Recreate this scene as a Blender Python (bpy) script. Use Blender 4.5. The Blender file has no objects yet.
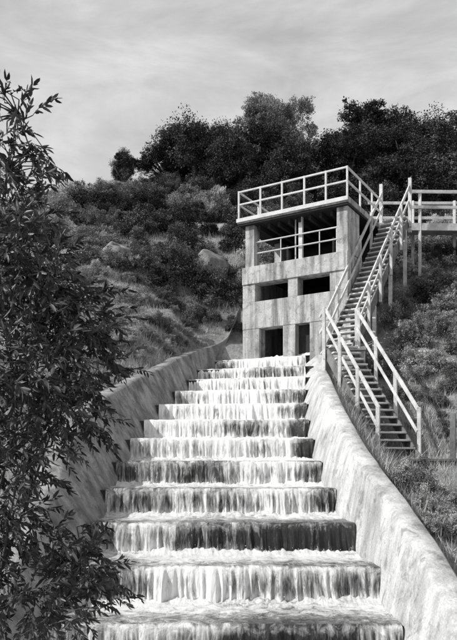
import bpy, math, random
import numpy as np
from mathutils import Vector, Matrix

random.seed(7); rng = np.random.default_rng(11)
scene = bpy.context.scene
COL = scene.collection

# ------------------------------------------------------------------ helpers
def empty(name):
    e = bpy.data.objects.new(name, None); COL.objects.link(e); return e

def mesh_np(name, V, F, mat=None, attr=None, uv=None, smooth=False):
    V = np.asarray(V, dtype=np.float32); F = np.asarray(F, dtype=np.int32)
    me = bpy.data.meshes.new(name)
    m, k = F.shape
    me.vertices.add(len(V)); me.vertices.foreach_set("co", V.ravel())
    me.loops.add(m*k); me.loops.foreach_set("vertex_index", F.ravel())
    me.polygons.add(m); me.polygons.foreach_set("loop_start", np.arange(0, m*k, k, dtype=np.int32))
    me.polygons.foreach_set("loop_total", np.full(m, k, dtype=np.int32))
    if smooth: me.polygons.foreach_set("use_smooth", np.ones(m, dtype=bool))
    me.update(calc_edges=True)
    if attr:
        for an, arr in attr.items():
            a = me.attributes.new(an, 'FLOAT', 'POINT'); a.data.foreach_set("value", np.asarray(arr, dtype=np.float32))
    if uv is not None:
        l = me.uv_layers.new(name="UVMap"); l.data.foreach_set("uv", np.asarray(uv, dtype=np.float32)[F.ravel()].ravel())
    if mat: me.materials.append(mat)
    return me

def obj(name, me, parent=None, loc=None, rot=None, scl=None):
    o = bpy.data.objects.new(name, me); COL.objects.link(o)
    if parent: o.parent = parent
    if loc is not None: o.location = loc
    if rot is not None: o.rotation_euler = rot
    if scl is not None: o.scale = scl
    return o

class B:
    def __init__(s): s.v=[]; s.f=[]
    def hexa(s, c):
        b=len(s.v); s.v += [tuple(p) for p in c]
        for q in ((0,3,2,1),(4,5,6,7),(0,1,5,4),(1,2,6,5),(2,3,7,6),(3,0,4,7)): s.f.append([b+i for i in q])
    def box(s, x0,x1,y0,y1,z0,z1, T=None):
        c=[(x0,y0,z0),(x1,y0,z0),(x1,y1,z0),(x0,y1,z0),(x0,y0,z1),(x1,y0,z1),(x1,y1,z1),(x0,y1,z1)]
        if T: c=[T(*p) for p in c]
        s.hexa(c)
    def beam(s, p, q, w, h, up=(0,0,1)):
        p=Vector(p); q=Vector(q); d=(q-p).normalized(); up=Vector(up)
        if abs(d.dot(up))>.98: up=Vector((0.5,1,0)).normalized()
        r=d.cross(up).normalized(); u=r.cross(d).normalized()
        r*=w/2; u*=h/2
        s.hexa([p-r-u,p+r-u,q+r-u,q-r-u,p-r+u,p+r+u,q+r+u,q-r+u])
    def tube(s, pts, rad, n=6):
        pts=[Vector(p) for p in pts]; b=len(s.v)
        for i,p in enumerate(pts):
            d=(pts[min(i+1,len(pts)-1)]-pts[max(i-1,0)]).normalized()
            a=Vector((0,0,1)) if abs(d.z)<.9 else Vector((1,0,0))
            r=d.cross(a).normalized(); u=r.cross(d)
            for k in range(n):
                t=2*math.pi*k/n; s.v.append(tuple(p+(r*math.cos(t)+u*math.sin(t))*rad[i]))
        for i in range(len(pts)-1):
            for k in range(n):
                s.f.append([b+i*n+k,b+i*n+(k+1)%n,b+(i+1)*n+(k+1)%n,b+(i+1)*n+k])
        s.f.append([b+(len(pts)-1)*n+k for k in range(n)]); s.f.append([b+k for k in range(n)][::-1])
    def make(s, name, mat, parent=None, bevel=0, smooth=False):
        me=bpy.data.meshes.new(name); me.from_pydata(s.v,[],s.f); me.materials.append(mat)
        if smooth: me.polygons.foreach_set("use_smooth", [True]*len(me.polygons))
        me.update()
        o=obj(name,me,parent)
        if bevel:
            m=o.modifiers.new("bevel",'BEVEL'); m.width=bevel; m.segments=2; m.limit_method='ANGLE'
        return o

def hsh(i,j,k):
    n=(i.astype(np.int64)*374761393+j.astype(np.int64)*668265263+k.astype(np.int64)*2147483647+1013904223)&0xffffffff
    n=((n^(n>>13))*1274126177)&0xffffffff
    n=((n^(n>>15))*2246822519)&0xffffffff
    return ((n^(n>>16))&0xffffff)/float(0xffffff)
def vn(x,y,z=0.0):
    x,y,z=np.broadcast_arrays(np.asarray(x,float),np.asarray(y,float),np.asarray(z,float))
    i,j,k=np.floor(x),np.floor(y),np.floor(z); fx,fy,fz=x-i,y-j,z-k
    fx=fx*fx*(3-2*fx); fy=fy*fy*(3-2*fy); fz=fz*fz*(3-2*fz); r=0
    for a in (0,1):
        for b in (0,1):
            for c in (0,1):
                w=(fx if a else 1-fx)*(fy if b else 1-fy)*(fz if c else 1-fz)
                r=r+w*hsh(i+a,j+b,k+c)
    return r
def fbm(x,y,z=0.0,o=4):
    r=0;a=.5;x=np.asarray(x,float);y=np.asarray(y,float)
    for q in range(o): r=r+a*vn(x*2**q+q*17.3,y*2**q+q*9.1,z+q*5.7); a*=.5
    return r/(1-.5**o)
def sstep(a,b,x):
    t=np.clip((x-a)/(b-a),0,1); return t*t*(3-2*t)

# ------------------------------------------------------------------ materials (monochrome film)
def newmat(name):
    m=bpy.data.materials.new(name); m.use_nodes=True; nt=m.node_tree
    return m,nt,nt.nodes["Principled BSDF"]
def g(v): return (v,v,v,1)
def ramp(nt,fac,stops):
    r=nt.nodes.new("ShaderNodeValToRGB"); e=r.color_ramp.elements
    while len(e)<len(stops): e.new(.5)
    for i,(p,c) in enumerate(stops): e[i].position=p; e[i].color=g(c)
    nt.links.new(fac,r.inputs[0]); return r.outputs[0]
def noise(nt,vec,scale,detail=5,rough=.6,dist=0):
    n=nt.nodes.new("ShaderNodeTexNoise"); n.inputs["Scale"].default_value=scale
    n.inputs["Detail"].default_value=detail; n.inputs["Roughness"].default_value=rough; n.inputs["Distortion"].default_value=dist
    if vec: nt.links.new(vec,n.inputs["Vector"])
    return n.outputs[0]
def mapping(nt,vec,scale=(1,1,1),rot=(0,0,0)):
    m=nt.nodes.new("ShaderNodeMapping"); m.inputs["Scale"].default_value=scale; m.inputs["Rotation"].default_value=rot
    nt.links.new(vec,m.inputs["Vector"]); return m.outputs[0]
def math_(nt,op,a,b=None,clamp=False):
    m=nt.nodes.new("ShaderNodeMath"); m.operation=op; m.use_clamp=clamp
    for i,x in enumerate((a,b)):
        if x is None: continue
        if isinstance(x,(int,float)): m.inputs[i].default_value=x
        else: nt.links.new(x,m.inputs[i])
    return m.outputs[0]
def mixc(nt,f,a,b,mode='MIX'):
    m=nt.nodes.new("ShaderNodeMix"); m.data_type='RGBA'; m.blend_type=mode
    for s,x in ((0,f),(6,a),(7,b)):
        if isinstance(x,(int,float)):
            m.inputs[s].default_value = x if s==0 else g(x)
        else: nt.links.new(x,m.inputs[s])
    return m.outputs[2]
def bump(nt,bsdf,h,strength=.5,dist=.02):
    b=nt.nodes.new("ShaderNodeBump"); b.inputs["Strength"].default_value=strength; b.inputs["Distance"].default_value=dist
    nt.links.new(h,b.inputs["Height"]); nt.links.new(b.outputs[0],bsdf.inputs["Normal"])
def objc(nt): return nt.nodes.new("ShaderNodeTexCoord").outputs["Object"]
def attrn(nt,n):
    a=nt.nodes.new("ShaderNodeAttribute"); a.attribute_name=n; return a.outputs["Fac"]

def concrete(name,lo,hi,streak=.5,rough=.85,sw=(.35,.6)):
    m,nt,p=newmat(name); c=objc(nt)
    a=ramp(nt,noise(nt,c,1.3,8,.65,.4),[(.3,lo),(.7,hi)])
    s=ramp(nt,noise(nt,mapping(nt,c,(5,5,.5)),1.0,5,.6),[(sw[0],1-streak),(sw[1],1)])
    f=ramp(nt,noise(nt,c,38,3,.6),[(.35,.82),(.65,1.08)])
    k=ramp(nt,noise(nt,c,3.2,6,.7,1.2),[(.36,.6),(.47,1)])
    col=mixc(nt,1.0,mixc(nt,1.0,mixc(nt,1.0,a,s,'MULTIPLY'),f,'MULTIPLY'),k,'MULTIPLY')
    nt.links.new(col,p.inputs["Base Color"]); p.inputs["Roughness"].default_value=rough
    bump(nt,p,noise(nt,c,14,8,.75),.7,.03); return m
M_conc=concrete("concrete_weathered",.32,.6,.62,.85,(.36,.56))
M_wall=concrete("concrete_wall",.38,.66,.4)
M_wallL=concrete("concrete_wall_dark",.14,.42,.55)  # left wall, darker concrete than the right one
M_wet=concrete("wet_concrete",.012,.04,.4,.3)
M_dark=concrete("concrete_shade_dark",.012,.03,.3)  # near-black concrete: shade indoors and under the deck put into the colour
M_rock=concrete("pale_rock",.16,.34,.4)

def wood(name,lo,hi):
    m,nt,p=newmat(name); c=objc(nt)
    a=ramp(nt,noise(nt,c,3.5,6,.7),[(.3,lo),(.65,hi)])
    s=ramp(nt,noise(nt,c,60,3,.6),[(.3,.7),(.6,1.05)])
    nt.links.new(mixc(nt,1.0,a,s,'MULTIPLY'),p.inputs["Base Color"]); p.inputs["Roughness"].default_value=.8
    bump(nt,p,noise(nt,c,50,4,.6),.4,.006); return m
M_wood=wood("weathered_paint_timber",.34,.68)
M_woodd=wood("weathered_timber",.08,.22)
M_pipe=wood("painted_pipe",.45,.68)

def leafmat(name,lo,hi,trans=.25):
    m,nt,p=newmat(name); nt.nodes.remove(p)
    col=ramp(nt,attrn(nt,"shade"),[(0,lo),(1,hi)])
    oi=nt.nodes.new("ShaderNodeObjectInfo")
    k=math_(nt,'ADD',math_(nt,'MULTIPLY',oi.outputs["Random"],.7),.6)
    col=mixc(nt,1.0,col,k,'MULTIPLY')
    d=nt.nodes.new("ShaderNodeBsdfDiffuse"); nt.links.new(col,d.inputs[0]); out=d.outputs[0]
    if trans>0:
        t=nt.nodes.new("ShaderNodeBsdfTranslucent"); nt.links.new(col,t.inputs[0])
        mx=nt.nodes.new("ShaderNodeMixShader"); mx.inputs[0].default_value=trans
        nt.links.new(d.outputs[0],mx.inputs[1]); nt.links.new(t.outputs[0],mx.inputs[2]); out=mx.outputs[0]
    nt.links.new(out,nt.nodes["Material Output"].inputs[0])
    return m
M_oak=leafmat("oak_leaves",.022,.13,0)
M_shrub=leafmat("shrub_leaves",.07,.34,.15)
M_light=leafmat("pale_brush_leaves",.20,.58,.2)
M_grass=leafmat("dry_grass_blades",.28,.7,.2)
m_,nt_,p_=newmat("near_leaves"); nt_.links.new(ramp(nt_,attrn(nt_,"shade"),[(0,.018),(1,.10)]),p_.inputs["Base Color"]); p_.inputs["Roughness"].default_value=.45; p_.inputs["Specular IOR Level"].default_value=.3; M_near=m_
m_,nt_,p_=newmat("bark"); nt_.links.new(ramp(nt_,noise(nt_,objc(nt_),14,5,.7),[(.3,.03),(.7,.11)]),p_.inputs["Base Color"]); p_.inputs["Roughness"].default_value=.9; M_bark=m_

M_ground,nt,p=newmat("dry_hillside_soil"); c=objc(nt)
a=ramp(nt,noise(nt,c,.55,8,.65,.5),[(.35,.15),(.62,.40)])
b=ramp(nt,noise(nt,c,9,6,.75),[(.3,.5),(.65,1.15)])
nt.links.new(mixc(nt,1.0,a,b,'MULTIPLY'),p.inputs["Base Color"]); p.inputs["Roughness"].default_value=.95
bump(nt,p,noise(nt,c,6,8,.75),.9,.12)

# ------------------------------------------------------------------ layout (metres; eye level = z 0, +Y uphill)
RISE=.47; RUN=1.26; Y0=9.05; E0=-1.27
NS=list(range(-3,11))
LX={-3:-2.1,-2:-2.05,-1:-2.0,0:-1.98,1:-2.0,2:-2.02,3:-2.05,4:-1.97,5:-1.85,6:-1.66,7:-1.38,8:-1.1,9:-.9,10:-.42}
RX={-3:1.95,-2:1.93,-1:1.92,0:1.95,1:1.86,2:1.77,3:1.7,4:1.7,5:1.75,6:1.83,7:1.93,8:2.05,9:2.17,10:2.32}
SK={5:.12,6:.3,7:.52,8:.75,9:.95,10:1.1}
def E(n): return E0+RISE*n
def lip(n):
    y=Y0+RUN*n; s=SK.get(n,0)
    return (LX[n],y+s/2),(RX[n],y-s/2)

yl=np.array([lip(n)[0][1] for n in NS]); yr=np.array([lip(n)[1][1] for n in NS])
lx=np.array([LX[n] for n in NS]); rx=np.array([RX[n] for n in NS]); el=np.array([E(n) for n in NS])

WL=[(-2.5,4.5,-2.4),(-2.45,7,-1.75),(-2.42,8.5,-1.0),(-2.46,10,-.3),(-2.58,11.5,.42),(-2.6,12.8,.95),(-2.56,14,1.38),(-2.36,15.5,1.82),(-2.05,17,2.3),(-1.72,18.2,2.65),(-1.4,19.5,3.1),(-1.12,20.6,3.42),(-.85,21.5,3.72),(-.45,22.25,3.95),(.02,22.55,4.3),(.4,22.5,5.4)]
WR=[(2.2,4.5,-2.3),(2.17,6.5,-1.6),(2.14,7.8,-.96),(2.08,9.05,-.47),(2.0,10.3,-.02),(1.96,11.6,.45),(1.95,12.8,.92),(1.97,14.1,1.38),(2.02,15.35,1.84),(2.12,16.6,2.2),(2.24,17.9,2.5),(2.38,19.3,2.78),(2.5,20.3,3.1),(2.58,21.05,3.45)]
WLa=np.array(WL); WRa=np.array(WR)

FO=np.array([.45,22.3]); FR=np.array([3.43,20.5]); FW=float(np.linalg.norm(FR-FO)); FU=(FR-FO)/FW; FV=np.array([-FU[1],FU[0]])
if FV[1]<0: FV=-FV
def T(u,v,z): q=FO+FU*u+FV*v; return (q[0],q[1],z)

YR=[-80,3,6,8,10,12,15,16.5,18,20,22,26,30,34,38,44,60,100,400]
HR=[-3,-2.6,-2.0,-1.3,-.75,-.3,.2,.9,1.9,3.2,4.8,7.8,10.5,13.2,15.8,18.5,17,8,-10]
HL=[-3,-2.6,-2.1,-1.5,-.3,.6,1.8,2.4,3.1,4.0,4.9,8.4,10.9,13.4,15.8,18.5,17,8,-10]
def terrain(x,y):
    x=np.asarray(x,float); y=np.asarray(y,float)
    t=sstep(-2,2.4,x); h=np.interp(y,YR,HL)*(1-t)+np.interp(y,YR,HR)*t
    h=h+np.clip(x-4,0,8)*.28*sstep(13,18,y)*(1-sstep(24,30,y))
    h=h+np.clip(-x-3,0,6)*.12*sstep(9,13,y)*(1-sstep(22,28,y))
    cap=np.interp(x*40/np.maximum(y,20),[-60,-20,-12,-8,-4,0,8,12,30,80],[5,9,12.6,14.8,16.3,17.3,18.6,18.6,16,8])
    cap=cap-np.clip(y-46,0,300)*.3
    h=np.where(y>18,-np.log(np.exp(-h*1.2)+np.exp(-cap*1.2))/1.2,h)
    h=h+(fbm(x*.45,y*.45,3.3,5)-.5)*1.1*sstep(8,22,y)*sstep(.5,3,np.abs(x-np.where(x>0,2.2,-2.3))+.5)+(fbm(x*2,y*2,1.3,3)-.5)*.16
    # gentle gully just left of the gatehouse
    lim=3.85+np.clip(y-22.35,0,99)*1.1+np.clip(-x-.9,0,99)*.5+(fbm(x*1.3,y*1.3,2.,4)-.5)*.5
    h=np.where((y>=22.3)&(x<.9),np.minimum(h,lim),h)
    wx=np.interp(y,WLa[:,1],WLa[:,0]); wz=np.interp(y,WLa[:,1],WLa[:,2])
    d=(wx-.35)-x; inb=(y>4)&(y<22.4)
    k=1-sstep(0.0,1.1,d); h=np.where(inb&(d>-.2),h*(1-k)+(wz-.1)*k,h)
    vx=np.interp(y,WRa[:,1],WRa[:,0]); vz=np.interp(y,WRa[:,1],WRa[:,2])
    d2=x-(vx+.35); k=1-sstep(0.0,1.0,d2); inr=(y>4)&(y<21)
    h=np.where(inr&(d2>-.2),h*(1-k)+(vz-.28)*k,h)
    ins=(x>wx-.2)&(x<vx+.2)&(y<22.3)
    bed=np.interp(y,yl,el)-1.1
    h=np.where(ins,bed,h)
    u=(x-FO[0])*FU[0]+(y-FO[1])*FU[1]; v=(x-FO[0])*FV[0]+(y-FO[1])*FV[1]
    b=(u>.1)&(u<3.5)&(v>-.9)&(v<2.9); h=np.where(b,np.minimum(h,2.7),h)
    return h
def axis(lo,hi,st,far,gr=1.25):
    a=list(np.arange(lo,hi+1e-6,st)); s=st; x=hi
    while x<far: s*=gr; x+=s; a.append(x)
    s=st; x=lo; pre=[]
    while x>-far: s*=gr; x-=s; pre.append(x)
    return np.array(pre[::-1]+a)
xs=axis(-13,15,.17,400); ys=axis(1,47,.17,400)
X,Y=np.meshgrid(xs,ys); Z=terrain(X,Y); nx,ny=len(xs),len(ys)
idx=np.arange(nx*ny).reshape(ny,nx)
F=np.stack([idx[:-1,:-1],idx[:-1,1:],idx[1:,1:],idx[1:,:-1]],-1).reshape(-1,4)
obj("ground",mesh_np("ground",np.stack([X,Y,Z],-1).reshape(-1,3),F,M_ground,smooth=True))

# ------------------------------------------------------------------ stepped cascade
casc=empty("stepped_spillway")
b=B()
for n in NS[:-1]:
    (l0,r0),(l1,r1)=lip(n),lip(n+1)
    l0=(l0[0]-.25,l0[1]);r0=(r0[0]+.25,r0[1]);l1=(l1[0]-.25,l1[1]);r1=(r1[0]+.25,r1[1])
    e=E(n); lo=E(n)-RISE-.05
    b.hexa([(*l0,lo),(*r0,lo),(*r1,lo),(*l1,lo),(*l0,e),(*r0,e),(*r1,e),(*l1,e)])
(l0,r0)=lip(10); e=E(10)
b.hexa([(l0[0]-.2,l0[1],e-.6),(r0[0]+.2,r0[1],e-.6),(3.0,21.2,e-.6),(.5,22.8,e-.6),(l0[0]-.2,l0[1],e),(r0[0]+.2,r0[1],e),(3.0,21.2,e),(.5,22.8,e)])
o=b.make("steps",M_wet,casc)

def wallstrip(name,pts,bots,side,thick,mat,parent):
    p=np.array(pts); t=np.linspace(0,len(p)-1,160); ii=np.arange(len(p))
    q=np.stack([np.interp(t,ii,p[:,k]) for k in range(3)],1)
    kk=np.ones(9)/9
    for k in range(3):
        pad=np.pad(q[:,k],4,mode='edge'); q[:,k]=np.convolve(pad,kk,'valid')
    bx=np.interp(q[:,1],bots[0],bots[1])+(-.03*side); bz=np.interp(q[:,1],bots[0],bots[2])-1.0
    d=np.gradient(q[:,:2],axis=0); d/=np.linalg.norm(d,axis=1)[:,None]; nrm=np.stack([d[:,1],-d[:,0]],1)*side
    w=(fbm(q[:,1]*2.5,q[:,0]*0,4.,4)-.5)*.09
    A=np.stack([bx,q[:,1],bz],1)
    A1=np.stack([bx,q[:,1],bz+.75],1)
    Mi=(A1*.5+q*.5); Mi[:,:2]+=nrm*w[:,None]
    T1=q.copy(); T1[:,2]-=.04
    T2=q.copy(); T2[:,:2]+=nrm*.04
    T3=q.copy(); T3[:,:2]+=nrm*(thick-.03)
    T4=T3.copy(); T4[:,:2]+=nrm*.03; T4[:,2]-=.03
    T5=T4.copy(); T5[:,:2]+=nrm*.06; T5[:,2]-=2.2
    rows=[A,A1,Mi,T1,T2,T3,T4,T5]
    for r in rows[2:7]: r[:,2]+=w*.6
    V=np.stack(rows,0); R,C=V.shape[:2]; id_=np.arange(R*C).reshape(R,C)
    F=np.stack([id_[:-1,:-1],id_[:-1,1:],id_[1:,1:],id_[1:,:-1]],-1).reshape(-1,4)
    return obj(name,mesh_np(name,V.reshape(-1,3),F,mat),parent)
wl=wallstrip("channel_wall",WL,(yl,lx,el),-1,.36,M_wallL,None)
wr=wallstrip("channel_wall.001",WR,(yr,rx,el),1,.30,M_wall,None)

# water
water=empty("cascading_water")
Mw,nt,p=newmat("cascading_water")
uvn=nt.nodes.new("ShaderNodeUVMap"); uvn.uv_map="UVMap"
fall=attrn(nt,"fall"); flow=attrn(nt,"flow")
n1=noise(nt,mapping(nt,uvn.outputs[0],(6.5,1.6,1)),1,3,.6,.7)
n2=noise(nt,mapping(nt,uvn.outputs[0],(26,3.6,1)),1,5,.75,.7)
n3=noise(nt,mapping(nt,uvn.outputs[0],(5,6,1)),1,8,.8,1.0)
st=math_(nt,'ADD',math_(nt,'MULTIPLY',n1,.5),math_(nt,'MULTIPLY',n2,.5))
tr=math_(nt,'ADD',math_(nt,'MULTIPLY',n3,.85),math_(nt,'MULTIPLY',n2,.15))
mx=nt.nodes.new("ShaderNodeMix"); mx.data_type='FLOAT'; nt.links.new(fall,mx.inputs[0]); nt.links.new(tr,mx.inputs[2]); nt.links.new(st,mx.inputs[3])
v=math_(nt,'ADD',mx.outputs[0],flow)
foam=ramp(nt,v,[(.43,0),(.52,.27),(.66,1)])
nt.links.new(mixc(nt,foam,.015,.78),p.inputs["Base Color"])
nt.links.new(ramp(nt,foam,[(0,.1),(1,.55)]),p.inputs["Roughness"])
bump(nt,p,v,.9,.07)

VV=[];FF=[];UV=[];aF=[];aW=[];base=0
SV=[];SF=[];sb=0
EDG={1:(.60,.80,.20),2:(.86,.93,.16),3:(.80,.92,.2),4:(.84,.92,.3),5:(.87,.93,.28),6:(.93,.97,.2),0:(.3,.95,.07),-1:(.2,.9,.08)}
for n in NS[1:]:
    NC=620 if n<4 else 400
    (l0,r0)=lip(n)
    if n<10: (l1,r1)=lip(n+1)
    else: l1,r1=(.5,22.5),(3.0,21.05)
    s=np.linspace(0,1,NC)
    lipx=l0[0]+(r0[0]-l0[0])*s; lipy=l0[1]+(r0[1]-l0[1])*s
    lipy=lipy+.05*(vn(lipx*3,n*1.7,.1)-.5)+.03*(vn(lipx*14,n*1.7,.1)-.5)
    bkx=l1[0]+(r1[0]-l1[0])*s; bky=l1[1]+(r1[1]-l1[1])*s
    um=lipx+n*7.31
    colo=vn(um*6,n*3.1,.5); colf=vn(um*24,n*5.1,.2); colg=vn(um*60,n*1.1,.9)
    dens=.015+.26*(vn(um*1.3,n*2.7,1.)-.5)
    if n>=2: dens=dens+.02*(n-1 if n<5 else 3.5)
    edge=np.zeros(NC)
    if n in EDG:
        a_,b_,m_=EDG[n]; edge=-m_*sstep(a_,b_,s+.07*(vn(um*4,n,3.)-.5))
    for j in range(20):
        t=j/19; x=bkx+(lipx-bkx)*t; y=bky+(lipy-bky)*t
        y=y-(0.02 if j==0 else 0)
        k0=1-sstep(0,.4,t)
        wav=.05*fbm(x*6,y*6,n,3)+.11*k0*fbm(x*7,y*6,n+.4,3)+.07*k0*fbm(x*24,y*20,n+2.,2)
        z=E(n)+.015+wav*(1-.5*t)+.012*(vn(um*9,n,.3)-.5)*t
        VV.append(np.stack([x,y,z],1)); UV.append(np.stack([um,np.full(NC,(t-1)*RUN)],1))
        aF.append(np.zeros(NC)); aW.append(dens*.5+.16-.17*sstep(.1,1,t)*(1 if n<4 else .45)+edge*.4*sstep(.3,1,t)+.05*sstep(.93,1,t)*(edge>-.05))
    zl=z
    for j in range(1,19):
        f=j/18; drop=f*(RISE-.02)
        out=.015+(.03+.16*colo+.05*colf)*math.sqrt(f)+.05*(colf-.5)*f+.02*(colg-.5)*f+.02*(vn(um*16,f*5,n)-.5)*f
        x=lipx+.04*f*(vn(um*8,n,f*2)-.5); y=lipy-out
        z=zl*(1-min(1,f*2.2))+(E(n)+.03)*min(1,f*2.2)-drop
        VV.append(np.stack([x,y,z],1)); UV.append(np.stack([um,np.full(NC,drop)],1))
        aF.append(np.full(NC,min(1,f*3))); aW.append(dens+.10*sstep(.6,1,f)+.06*(1-sstep(0,.4,f))+edge*(.6+.4*sstep(0,.4,f)))
    R=38; id_=base+np.arange(R*NC).reshape(R,NC)
    FF.append(np.stack([id_[:-1,:-1],id_[1:,:-1],id_[1:,1:],id_[:-1,1:]],-1).reshape(-1,4)); base+=R*NC
    k=int(420 if n<5 else 200)
    ss=rng.uniform(0,1,k*3); pr=np.interp(ss,s,dens+edge)+.5; ss=ss[pr>rng.uniform(.2,.8,len(ss))][:k]; k=len(ss)
    cx=np.interp(ss,s,lipx); cy=np.interp(ss,s,lipy)-.12-np.abs(rng.normal(size=k))*.07; cz=E(n-1)+.05+np.abs(rng.normal(size=k))*.05
    rr=rng.uniform(.002,.007,k)
    oct_=np.array([[1,0,0],[-1,0,0],[0,1,0],[0,-1,0],[0,0,1],[0,0,-1]]); of=np.array([[0,2,4],[2,1,4],[1,3,4],[3,0,4],[2,0,5],[1,2,5],[3,1,5],[0,3,5]])
    P=np.stack([cx,cy,cz],1)[:,None,:]+oct_[None]*rr[:,None,None]
    SV.append(P.reshape(-1,3)); SF.append((sb+np.arange(k)[:,None,None]*6+of[None]).reshape(-1,3)); sb+=k*6
obj("sheet",mesh_np("water_sheet",np.concatenate(VV),np.concatenate(FF),Mw,{"fall":np.concatenate(aF),"flow":np.concatenate(aW)},np.concatenate(UV),True),water)
Ms,nt,p=newmat("splash"); p.inputs["Base Color"].default_value=g(.8); p.inputs["Roughness"].default_value=.35
obj("splash",mesh_np("splash",np.concatenate(SV),np.concatenate(SF),Ms,smooth=True),water)

# ------------------------------------------------------------------ gatehouse building
gh=empty("gatehouse_building")
W=3.55
b=B()
b.box(.0,.6,0,.4,2.6,4.45,T); b.box(1.43,1.85,0,.4,2.6,4.45,T); b.box(2.33,W,0,.4,2.6,4.45,T)
b.box(0,W,-.012,.4,4.452,5.3,T)
b.box(.0,.45,0,.4,5.302,5.87,T); b.box(1.6,1.93,0,.4,5.302,5.87,T); b.box(2.98,W,0,.4,5.302,5.87,T)
b.box(0,W,-.04,.42,5.872,6.42,T)
b.box(.1,.42,.0,.36,6.422,7.738,T)
b.box(3.2,W,-.006,.95,6.422,7.738,T)
b.box(-.0,.25,.422,3,2.6,6.4,T); b.box(W-.25,W-.004,.422,3,2.6,6.4,T)
b.box(.1,.35,2.0,3,6.402,7.738,T)
b.make("concrete_frame",M_conc,gh,.012)
b=B(); b.box(-.12,3.62,-.15,3.1,7.8,7.97,T); b.make("roof_slab",M_conc,gh,.015)
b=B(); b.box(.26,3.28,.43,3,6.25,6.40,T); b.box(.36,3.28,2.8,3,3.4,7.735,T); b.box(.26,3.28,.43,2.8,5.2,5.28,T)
b.box(-.09,3.59,-.12,3.07,7.742,7.797,T)  # thin dark sheet added under the slab, underside shade painted as colour
for i in range(8): b.box(.5+i*.35,.58+i*.35,.1,2.7,7.58,7.738,T)  # joists added below it, in the same shade colour
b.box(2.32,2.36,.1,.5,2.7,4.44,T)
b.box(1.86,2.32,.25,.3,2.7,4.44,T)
b.make("dark_interior_and_soffit",M_dark,gh)
b=B()
b.beam(T(1.95,.2,6.42),T(1.95,.2,7.74),.12,.12)
b.tube([T(1.72,.3,6.42),T(1.72,.3,7.74)],[.025]*2)
for z in (6.85,7.2): b.tube([T(.42,.1,z),T(3.2,.1,z)],[.022,.022])
for u in (.42,1.3,2.6,3.15): b.tube([T(u,.12,6.42),T(u,.12,7.22)],[.02,.02])
b.make("opening_rails",M_pipe,gh)
b=B()
b.tube([T(1.0,1.2,6.4),T(1.0,1.2,7.3)],[.04,.04]); b.box(.88,1.15,1.1,1.35,6.41,6.8,T)
b.tube([T(2.6,1.2,6.4),T(2.6,1.2,7.3)],[.04,.04])
b.make("gate_hoists",M_woodd,gh)
b=B()
cs=[(-.08,-.1),(.7,-.1),(1.45,-.1),(2.2,-.1),(2.9,-.1),(3.57,-.1),(3.57,.95),(3.57,2.0),(-.08,1.2),(-.08,2.4)]
for u,v in cs: b.beam(T(u,v,7.9),T(u,v,8.85),.055,.055)
for z in (8.42,8.82):
    b.beam(T(-.08,-.1,z),T(3.57,-.1,z),.05,.05); b.beam(T(3.57,-.13,z),T(3.57,2.7,z),.05,.05); b.beam(T(-.08,-.13,z),T(-.08,3,z),.05,.05)
b.beam(T(-.13,-.17,7.9),T(3.62,-.17,7.9),.03,.12)
b.make("deck_railing",M_pipe,gh,.006)

# ------------------------------------------------------------------ timber staircase
stc=empty("timber_staircase")
def flight(A,Bp,width,nst,tag):
    A=Vector(A);Bp=Vector(Bp); d=Bp-A; hd=Vector((d.x,d.y,0)).normalized(); s=Vector((hd.y,-hd.x,0))
    t=B(); st_=B(); ra=B()
    run=math.hypot(d.x,d.y)/nst
    for i in range(1,nst+1):
        c=A+d*(i/nst)-hd*run*.5+Vector((0,0,rng.normal()*.004))
        t.beam(c-s*(width/2-.02)+Vector((0,0,rng.normal()*.004)),c+s*(width/2-.02),.27,.04)
    for k in (-1,1):
        o=s*k*width/2
        st_.beam(A+o-Vector((0,0,.12))-hd*.15,Bp+o-Vector((0,0,.14)),.05,.27)
        oo=s*k*(width/2+.05)
        ra.beam(A+oo+Vector((0,0,1.02)),Bp+oo+Vector((0,0,1.0)),.045,.09)
        ra.beam(A+oo*.96+Vector((0,0,.54)),Bp+oo*.96+Vector((0,0,.54)),.035,.075)
        npst=max(3,int(d.length/1.25)+1)
        for i in range(npst):
            q=A+d*(i/(npst-1))+oo*1.07
            ra.beam(q+Vector((0,0,-.3 if i else -.35)),q+Vector((rng.normal()*.01,rng.normal()*.01,1.05+rng.uniform(0,.04))),.08,.08)
    t.make("treads_"+tag,M_wood,stc,.006); st_.make("stringers_"+tag,M_woodd,stc,.006); ra.make("handrails_"+tag,M_wood,stc,.006)
A1=(3.62,14.9,.28);B1=(2.97,18.4,3.2);A2=(3.02,18.95,3.2);B2=(5.36,22.45,8.0)
flight(A1,B1,.78,16,"lower"); flight(A2,B2,.8,25,"upper")
b=B()
b.beam((2.5,18.7,3.17),(3.6,18.7,3.17),.75,.05)
for x,y in ((2.52,18.45),(2.52,19.1),(3.55,18.5),(3.55,19.05)): b.beam((x,y,1.3),(x,y,3.14),.1,.1)
for z in (3.75,4.2): b.beam((2.5,18.4,z),(2.5,19.15,z),.05,.09)
for f in (.35,.65,.95):
    c=Vector(A2).lerp(Vector(B2),f)
    for k in (-.38,.38):
        q=c+Vector((.84,-.54,0))*k; g0=float(terrain(q.x,q.y))-.2
        b.beam((q.x,q.y,g0),(q.x,q.y,c.z-.2),.1,.1)
b.beam((4.7,23.1,7.96),(10.5,23.25,7.96),1.0,.06)
b.beam((4.7,22.62,7.84),(10.5,22.77,7.84),.06,.18)
for x in (6.2,7.6,9.0,10.4):
    b.beam((x,22.68,float(terrain(x,22.7))-.3),(x,22.68,9.05),.09,.09)
    b.beam((x,23.55,float(terrain(x,23.5))-.3),(x,23.55,9.05),.09,.09)
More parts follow.
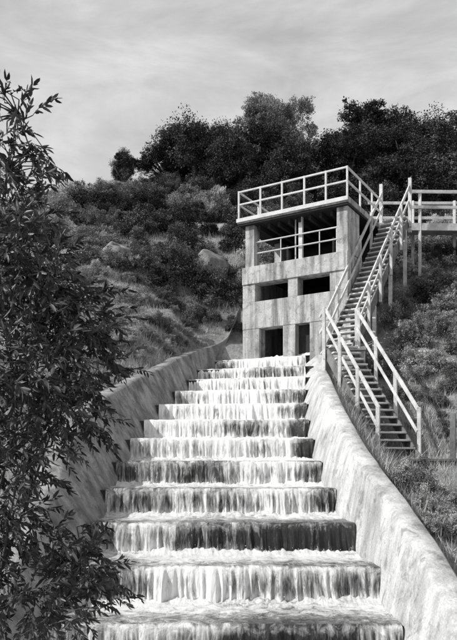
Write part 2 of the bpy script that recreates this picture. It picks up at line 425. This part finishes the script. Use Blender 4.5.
for z in (8.5,9.0):
    b.beam((5.9,22.62,z),(10.5,22.74,z),.05,.1); b.beam((4.7,23.6,z),(10.5,23.62,z),.05,.09)
b.beam((5.81,22.42,7.6),(5.81,22.42,9.35),.1,.1); b.beam((4.97,22.8,7.6),(4.97,22.8,9.3),.1,.1)
b.make("landings",M_wood,stc,.006)
pw=empty("plank_walkway"); b=B()
for i in range(5): b.beam((3.25,14.15+i*.16,.2),(9,14.45+i*.16,.24),.145,.05)
b.make("planks",M_woodd,pw,.005)
b=B()
for x in (3.6,5,6.5,8): b.beam((x,14.1,-.5),(x,14.1,.17),.1,.1); b.beam((x,14.9,-.5),(x,14.9,.17),.1,.1)
b.beam((4.55,14.2,.2),(4.55,14.2,1.15),.1,.1)
b.make("supports",M_woodd,pw)

# ------------------------------------------------------------------ foliage
def tn(size):
    return np.clip(rng.normal(size=size),-1.7,1.7)
def leaves(C,L,wr,shade,updir=None,flat=.5):
    n=len(C); a=rng.normal(size=(n,3))
    if updir is not None: a=a*flat+updir
    a/=np.linalg.norm(a,axis=1)[:,None]
    r=rng.normal(size=(n,3)); b_=np.cross(a,r); b_/=np.linalg.norm(b_,axis=1)[:,None]
    L=L[:,None]; w=L*wr
    V=np.stack([C,C+a*L*.45+b_*w*.5,C+a*L,C+a*L*.45-b_*w*.5],1).reshape(-1,3)
    F=np.arange(4*n).reshape(n,4)
    return V,F,np.repeat(shade,4)
def lobecloud(nl,spread,lr,n,leaf,flatz=.75,up=0.0,fill=.35,clumps=26,low=0.0,wr=.55,flat=.8):
    lc=rng.normal(size=(nl,3)); lc/=np.linalg.norm(lc,axis=1)[:,None]; lc*=rng.uniform(.25,1.05,size=(nl,1))*spread; lc[:,2]=np.maximum(lc[:,2],-low-.1*np.abs(lc[:,2]))*flatz
    lrr=rng.uniform(lr*.5,lr*1.3,nl)
    C=[];S=[];D=[]
    for i in range(nl):
        m=clumps; d=rng.normal(size=(m,3)); d/=np.linalg.norm(d,axis=1)[:,None]
        rad=lrr[i]*rng.uniform(.45,1.15,(m,1)); cc=lc[i]+d*rad*np.array([1,1,.9])
        k=int(n/(nl*m))
        sg=lrr[i]*.18
        for j in range(m):
            q=cc[j]+tn((k,3))*sg*np.array([1,1,.8])*rng.uniform(.5,1.4)
            C.append(q); S.append(np.full(k,rng.uniform(.05,.95))+rng.normal(size=k)*.15); D.append(np.tile(d[j],(k,1)))
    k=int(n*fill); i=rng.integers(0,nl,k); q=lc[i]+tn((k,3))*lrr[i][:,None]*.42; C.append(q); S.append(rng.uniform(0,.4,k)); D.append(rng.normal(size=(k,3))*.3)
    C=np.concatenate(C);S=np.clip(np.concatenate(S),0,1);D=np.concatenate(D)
    D=D*.6+np.array([0,0,up])
    L=rng.uniform(.6,1.4,len(C))*leaf
    return leaves(C,L,wr,S,D,flat)
def fol(name,mat,**k):
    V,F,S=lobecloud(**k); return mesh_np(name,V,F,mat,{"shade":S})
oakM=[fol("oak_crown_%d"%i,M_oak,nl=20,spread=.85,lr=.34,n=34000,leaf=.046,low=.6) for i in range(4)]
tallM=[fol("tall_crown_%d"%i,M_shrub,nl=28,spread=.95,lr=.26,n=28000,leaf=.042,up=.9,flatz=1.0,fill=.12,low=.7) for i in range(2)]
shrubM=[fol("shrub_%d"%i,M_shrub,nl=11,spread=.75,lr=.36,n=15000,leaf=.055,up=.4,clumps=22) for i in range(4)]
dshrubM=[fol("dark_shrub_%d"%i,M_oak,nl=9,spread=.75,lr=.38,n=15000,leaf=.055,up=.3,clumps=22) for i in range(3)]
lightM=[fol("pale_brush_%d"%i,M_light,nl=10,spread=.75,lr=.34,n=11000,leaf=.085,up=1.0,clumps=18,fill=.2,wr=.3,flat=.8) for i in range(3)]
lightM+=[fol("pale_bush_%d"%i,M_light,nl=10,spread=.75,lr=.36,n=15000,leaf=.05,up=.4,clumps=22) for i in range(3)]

def tree(name,x,y,r,h,mesh,sx=1.0,sz=1.0):
    e=empty(name); z0=float(terrain(x,y))-.2; b=B()
    top=z0+h; wob=rng.normal(size=2)*.15*r
    b.tube([(x,y,z0),(x+wob[0]*.4,y+wob[1]*.4,z0+h*.35),(x+wob[0],y+wob[1],z0+h*.7)],[r*.11,r*.085,r*.05],8)
    for k in range(7):
        a=k*2.4+rng.uniform(0,.8); s0=Vector((x+wob[0]*.5,y+wob[1]*.5,z0+h*rng.uniform(.25,.5)))
        q=Vector((x+math.cos(a)*r*.6,y+math.sin(a)*r*.6,z0+h*rng.uniform(.5,.75)))
        mid=s0.lerp(q,.5)+Vector((0,0,-.08*r)); b.tube([s0,mid,q],[r*.05,r*.035,r*.012],5)
    b.make("trunk",M_bark,e,smooth=True)
    obj("crown",mesh,e,(x,y,top-r*.95*sz),(0,0,rng.uniform(0,6.28)),(r*sx,r*sx,r*sz))
tree("oak_tree",-5.7,38,1.0,2.5,oakM[0],.95,1.1)
tree("oak_tree",-3.5,37,1.4,2.8,oakM[1],1.3,.9)
tree("oak_tree",-1.7,36,1.9,4.2,oakM[2],1.0,1.15)
tree("oak_tree",-.6,35.5,1.5,3.7,oakM[0],1.1,1.1)
tree("oak_tree",.6,35,1.6,3.3,oakM[3],1.1,1.1)
tree("eucalyptus_tree",1.0,42,1.9,5.2,tallM[0],1,1.25)
tree("eucalyptus_tree",3.4,43,2.1,5.6,tallM[1],1,1.25)
tree("eucalyptus_tree",2.2,41,1.8,4.9,tallM[1],1.1,1.2)
tree("oak_tree",3.2,33.5,1.6,3.1,oakM[1],1.1,1.1)
tree("oak_tree",5.4,34,1.8,3.4,oakM[0],1.15,1.05)
tree("oak_tree",8.2,41,2.1,4.9,oakM[3],1.2,1)
tree("eucalyptus_tree",10.2,42,2.0,4.0,tallM[0],1.1,1)
tree("oak_tree",11.4,40,2.0,4.0,oakM[2],1.2,1)
tree("oak_tree",14.0,41,2.2,4.2,oakM[1],1.2,1)
tree("oak_tree",7.8,31,1.7,3.1,oakM[2],1.25,.95)
tree("oak_tree",10.4,32,1.9,3.3,oakM[3],1.2,.95)
tree("oak_tree",5.2,29.5,1.5,2.7,oakM[3],1.25,.95)
tree("oak_tree",6.8,37,1.9,3.6,oakM[2],1.1,1)
tree("oak_tree",1.8,37,1.8,3.4,oakM[0],1.2,.9)
tree("oak_tree",9.2,36.5,1.9,3.3,oakM[1],1.2,.9)

hs=empty("hillside_shrubs")
def seg_d(x,y,a,c):
    a=Vector((a[0],a[1]));c=Vector((c[0],c[1]));p=Vector((x,y)); t=max(0,min(1,(p-a).dot(c-a)/(c-a).length_squared)); return (p-(a+(c-a)*t)).length
def blocked(x,y,r):
    if y<22.6 and np.interp(y,WLa[:,1],WLa[:,0])-.3-r*.8<x<np.interp(y,WRa[:,1],WRa[:,0])+.3+r*.8: return True
    if seg_d(x,y,A1,B1)<.55+r*.75: return True
    if seg_d(x,y,A2,(4.2,20.9))<.5+r*.5: return True
    u=(x-FO[0])*FU[0]+(y-FO[1])*FU[1]; v=(x-FO[0])*FV[0]+(y-FO[1])*FV[1]
    if -.05-r*.7<u<3.6+r*.6 and -1.6-r*.5<v<3.1+r*.6: return True
    if 14.0-r<y<15+r*.6 and x>3: return True
    return False
def shrub(x,y,r,kind=None,sz=.8,par=hs,force=False,dz=0):
    if not force and blocked(x,y,r): return
    me=random.choice({None:shrubM,'d':dshrubM,'l':lightM,'b':lightM[3:]}[kind])
    z=float(terrain(x,y))+dz
    obj("shrub",me,par,(x,y,z-.05*r),(rng.uniform(-.12,.12),rng.uniform(-.12,.12),rng.uniform(0,6.28)),(r*rng.uniform(.85,1.15),r,r*sz*rng.uniform(.85,1.2)))
for x,y,r,k in ((-2.1,24.2,1.05,'d'),(-3.0,24.6,.8,None),(.0,24.3,.8,'d'),(-1.2,26.0,.9,None),(-1.3,23.6,.6,'b'),(-5.2,26,1.0,'l'),(-6.6,27,1.1,'d'),(-.95,24.1,.45,'b'),(-3.4,23.7,.4,None),
                (2.78,10.6,.48,None),(2.72,9.8,.46,'b'),(3.05,11.4,.55,'b'),(2.7,9.0,.36,'b'),(3.3,10.4,.6,None),(3.2,9.2,.5,'b')): shrub(x,y,r,k,1.05,force=True,dz=.08 if y<12 else 0)
def jit(x0,x1,y0,y1,cell):
    for a in np.arange(x0,x1,cell):
        for c in np.arange(y0,y1,cell):
            yield a+rng.uniform(-.5,.5)*cell, c+rng.uniform(-.5,.5)*cell
for x,y in jit(-16,13,24.4,41,1.05):
    if abs(x)>.36*y+1: continue
    q=vn(x*.35+5,y*.35,2.); r=rng.uniform(.65,1.25)
    kind='d' if q>.66 else ('l' if q<.42 else None)
    if y>32 and x>-4: kind='d' if rng.random()<.65 else None
    shrub(x,y,r,kind,.95)
for x,y in jit(-11,1,20.5,25.2,.66):
    q=vn(x*.6,y*.6,2.); r=rng.uniform(.28,.62)
    shrub(x,y,r,'l' if q<.62 else None,.9)
for i in range(180):
    y=rng.uniform(13.0,22.5); x=np.interp(y,WLa[:,1],WLa[:,0])-.35-abs(rng.normal())*2.0-.05
    shrub(x,y,rng.uniform(.2,.45),'l' if rng.random()<.75 else None,.8)
for x,y in jit(3.4,11,17.6,27,.66):
    if abs(x)>.38*y+1: continue
    r=rng.uniform(.5,.9)
    if y<18.6: r=min(r,.5)
    q=vn(x*.8,y*.8,6.)
    shrub(x,y,r,'d' if q>.74 else ('b' if q<.36 else None),1.0)
for i in range(60):
    y=rng.uniform(15.6,18); x=rng.uniform(3.9,8); shrub(x,y,rng.uniform(.15,.38),'l' if i%4 else None,.8)
for i in range(34):
    y=rng.uniform(6.5,13.4); x=rng.uniform(2.8,6); shrub(x,y,rng.uniform(.18,.4),'l',.8)
for i in range(20):
    y=rng.uniform(7,13); x=rng.uniform(-7,-3.6); shrub(x,y,rng.uniform(.2,.4),'l',.7)

N=190000
gy=rng.uniform(6,28,N); gx=rng.uniform(-11,10,N)
q=fbm(gx*.8,gy*.8,7.,3)
wxl=np.interp(gy,WLa[:,1],WLa[:,0])-.36; wxr=np.interp(gy,WRa[:,1],WRa[:,0])+.38
keep=((gx<wxl)|(gx>wxr)|(gy>22.5))&(q>.36)
u=(gx-FO[0])*FU[0]+(gy-FO[1])*FU[1]; v=(gx-FO[0])*FV[0]+(gy-FO[1])*FV[1]
keep&=~((u>-.1)&(u<3.8)&(v>-1.2)&(v<3.1))
gx,gy,q=gx[keep],gy[keep],q[keep]
gz=terrain(gx,gy)-.02
hgt=rng.uniform(.08,.28,len(gx))*(.6+q)
ang=rng.uniform(0,6.28,len(gx)); w=.004+.007*rng.random(len(gx))
dx,dy=np.cos(ang)*w,np.sin(ang)*w; lean=rng.normal(size=(len(gx),2))*.1
V=np.stack([np.stack([gx-dx,gy-dy,gz],1),np.stack([gx+dx,gy+dy,gz],1),np.stack([gx+lean[:,0],gy+lean[:,1],gz+hgt],1)],1).reshape(-1,3)
obj("hillside_grass",mesh_np("grass",V,np.arange(len(V)).reshape(-1,3),M_grass,{"shade":np.repeat(rng.uniform(.1,1,len(gx)),3)}))

def rock(x,y,r,sz=.7,rz=0,dz=.1):
    u_,v_=np.meshgrid(np.linspace(0,2*np.pi,60,endpoint=False),np.linspace(0,np.pi,34))
    d=np.stack([np.cos(u_)*np.sin(v_),np.sin(u_)*np.sin(v_),np.cos(v_)],-1)
    k=.6+.6*vn(d[...,0]*1.6+x,d[...,1]*1.6+y,d[...,2]*1.6+5)+.25*vn(d[...,0]*3.5+x,d[...,1]*3.5+y,d[...,2]*3.5)+.06*vn(d[...,0]*9+x,d[...,1]*9+y,d[...,2]*9)
    P=d*k[...,None]*r*np.array([1.2,.8,sz])
    for nrm,lim in (((.5,-.8,.35),.62),((-.6,-.7,.4),.66),((.1,-.3,.95),.6),((-.9,.1,.4),.7)):   # broken facets
        nv=np.array(nrm)/np.linalg.norm(nrm); dd=(P@nv)-lim*r; P=P-np.where(dd>0,dd*.85,0)[...,None]*nv
    id_=np.arange(34*60).reshape(34,60); nxt=np.roll(id_,-1,1)
    F=np.stack([id_[:-1],id_[1:],nxt[1:],nxt[:-1]],-1).reshape(-1,4)
    obj("rock",mesh_np("rock",P.reshape(-1,3),F,M_rock),None,(x,y,float(terrain(x,y))+dz*r),(.3,.25,rz))
rock(-.75,24.9,.72,.9,.3,.7); rock(-3.9,24.5,.6,.6,.5,.5)
rock(2.75,7.2,.5,.6,.4); rock(3.2,6.6,.6,.6,2.)

# ------------------------------------------------------------------ near shrub at left
nsh=empty("overhanging_shrub")
stem=B(); LC=[];LA=[];LS=[]
clumps=[((-1.22,4.0,1.85),(.13,.2,.26),48,.20),((-1.3,4.2,1.45),(.15,.2,.2),40,.22),
 ((-1.15,4.0,1.16),(.2,.3,.15),90,.24),((-1.02,4.1,.9),(.24,.3,.18),130,.24),((-1.05,3.9,.52),(.22,.3,.2),130,.24),((-.86,4.2,.66),(.15,.25,.15),34,.22),
 ((-.9,4.2,.3),(.13,.25,.12),20,.2),((-1.2,4.0,.12),(.16,.3,.2),70,.22),((-1.25,4.0,-.28),(.14,.3,.16),48,.2),
 ((-.85,4.0,-.6),(.15,.2,.12),48,.18),((-1.05,3.9,-.75),(.22,.3,.14),66,.2),((-1.0,4.1,-.40),(.12,.2,.08),18,.18),((-1.5,4.0,.6),(.14,.3,.6),100,.25),((-1.42,4,-.6),(.12,.3,.25),56,.2)]
mains=[]
for k,(top,bend) in enumerate((((-1.22,4.05,2.05),-1.75),((-1.0,4.1,1.1),-1.6),((-.95,3.95,.6),-1.55),((-1.15,4.0,.2),-1.5),((-.85,4.0,-.55),-1.45),((-.8,4.2,.8),-1.6))):
    r0=Vector((-1.7+rng.uniform(-.1,.1),4.1+rng.uniform(-.2,.2),-2.7)); m=Vector((bend,4.1,(top[2]-2.7)*.5)); tp=Vector(top); pp=[]
    for i in range(15):
        t=i/14; pp.append(r0*(1-t)**2+m*2*t*(1-t)+tp*t*t+Vector([rng.normal()*.012 for _ in range(3)]))
    stem.tube(pp,[.018*(1-.8*i/14) for i in range(15)],6); mains+=pp[4:]
for ci,(c,r,n,ln) in enumerate(clumps):
    c=Vector(c)
    for j in range(n):
        s0=c+Vector([float(np.clip(rng.normal(),-1.7,1.7))*r[k]*.6 for k in range(3)])
        a=(s0-c); a=Vector((a.x/r[0],a.y/r[1],a.z/r[2]))*.5+Vector([rng.normal()*.6 for _ in range(3)])+Vector((.25,0,.15)); a.normalize()
        L=ln*rng.uniform(.6,1.2); pts=[s0]; d=a.copy(); N_=10
        for k in range(N_):
            d=(d+Vector((0,0,-.06))+Vector([rng.normal()*.08 for _ in range(3)])).normalized(); pts.append(pts[-1]+d*L/N_)
        if j%4==0 or ci<2:
            near=min(mains,key=lambda q:(q-s0).length+rng.uniform(0,.1)); md=near.lerp(s0,.5)+Vector([rng.normal()*.02 for _ in range(3)]); stem.tube([near,md,s0],[.005,.004,.003],4)
        stem.tube(pts,[.0022*(1-.7*k/N_) for k in range(N_+1)],4)
        sh=rng.uniform(0,1)
        for k in range(1,N_+1):
            for sgn in ((-1,1) if k<N_ else (0,)):
                if rng.random()<.1: continue
                rr=Vector([rng.normal() for _ in range(3)]); sd=d.cross(rr).normalized()
                LC.append(pts[k]); LA.append((d*.9+sd*sgn*.7+Vector((0,0,-.1))).normalized()); LS.append(np.clip(sh*.6+rng.uniform(0,.4),0,1))
stem.make("branches",M_bark,nsh,smooth=True)
C=np.array([tuple(v) for v in LC]);A=np.array([tuple(v) for v in LA]);S=np.array(LS); n=len(C)
r=rng.normal(size=(n,3)); Bv=np.cross(A,r); Bv/=np.linalg.norm(Bv,axis=1)[:,None]; Nv=np.cross(A,Bv)
L=rng.uniform(.03,.072,n)[:,None]; w=L*.15
V=np.stack([C,C+A*L*.3+Bv*w+Nv*w*.35,C+A*L*.7+Bv*w*.8+Nv*w*.2-Nv*L*.03,C+A*L-Nv*L*.1,C+A*L*.7-Bv*w*.8+Nv*w*.2-Nv*L*.03,C+A*L*.3-Bv*w+Nv*w*.35],1).reshape(-1,3)
i0=np.arange(n)[:,None]*6
F=np.concatenate([i0+np.array([0,1,2,3]),i0+np.array([0,3,4,5])],0)
obj("leaves",mesh_np("near_leaves",V,F,M_near,{"shade":np.repeat(S,6)}),nsh)

# ------------------------------------------------------------------ light + sky
sd=Vector((-.72,-.17,.66)).normalized()
elv=math.asin(sd.z); azi=math.atan2(sd.x,sd.y)
s=bpy.data.lights.new("sun",'SUN'); s.energy=5.0; s.angle=math.radians(.5); s.color=(1,.995,.985)
so=bpy.data.objects.new("sun",s); COL.objects.link(so); so.rotation_euler=(-sd).to_track_quat('-Z','Y').to_euler()
w=bpy.data.worlds.new("World"); scene.world=w; w.use_nodes=True; nt=w.node_tree; bg=nt.nodes["Background"]
sk=nt.nodes.new("ShaderNodeTexSky"); sk.sky_type='NISHITA'; sk.sun_disc=False; sk.sun_elevation=elv; sk.sun_rotation=azi%(2*math.pi)
bw=nt.nodes.new("ShaderNodeRGBToBW"); nt.links.new(sk.outputs[0],bw.inputs[0])
tc=nt.nodes.new("ShaderNodeTexCoord").outputs["Generated"]
cn=noise(nt,mapping(nt,tc,(2.6,2.6,7.0),(0,.35,.3)),2.0,10,.6,.35)
cn2=noise(nt,mapping(nt,tc,(1.0,1.0,2.0)),1.3,3,.5)
cm=math_(nt,'ADD',math_(nt,'MULTIPLY',cn,.7),math_(nt,'MULTIPLY',cn2,.3))
cl=ramp(nt,cm,[(.40,0),(.5,.4),(.62,1)])
base_=math_(nt,'ADD',math_(nt,'MULTIPLY',bw.outputs[0],1.2),1.9)
col=mixc(nt,math_(nt,'MULTIPLY',cl,.9),base_,6.4)
nt.links.new(col,bg.inputs[0]); bg.inputs[1].default_value=.125

cam=bpy.data.cameras.new("camera"); co=bpy.data.objects.new("camera",cam); COL.objects.link(co)
co.location=(0,0,0); co.rotation_euler=(math.radians(90),0,0)
cam.sensor_fit='VERTICAL'; cam.sensor_height=24; cam.lens=24*700/640; cam.shift_y=150/640; cam.clip_end=2000; cam.clip_start=.05
scene.camera=co
scene.view_settings.view_transform='Standard'; scene.view_settings.look='None'; scene.view_settings.exposure=0
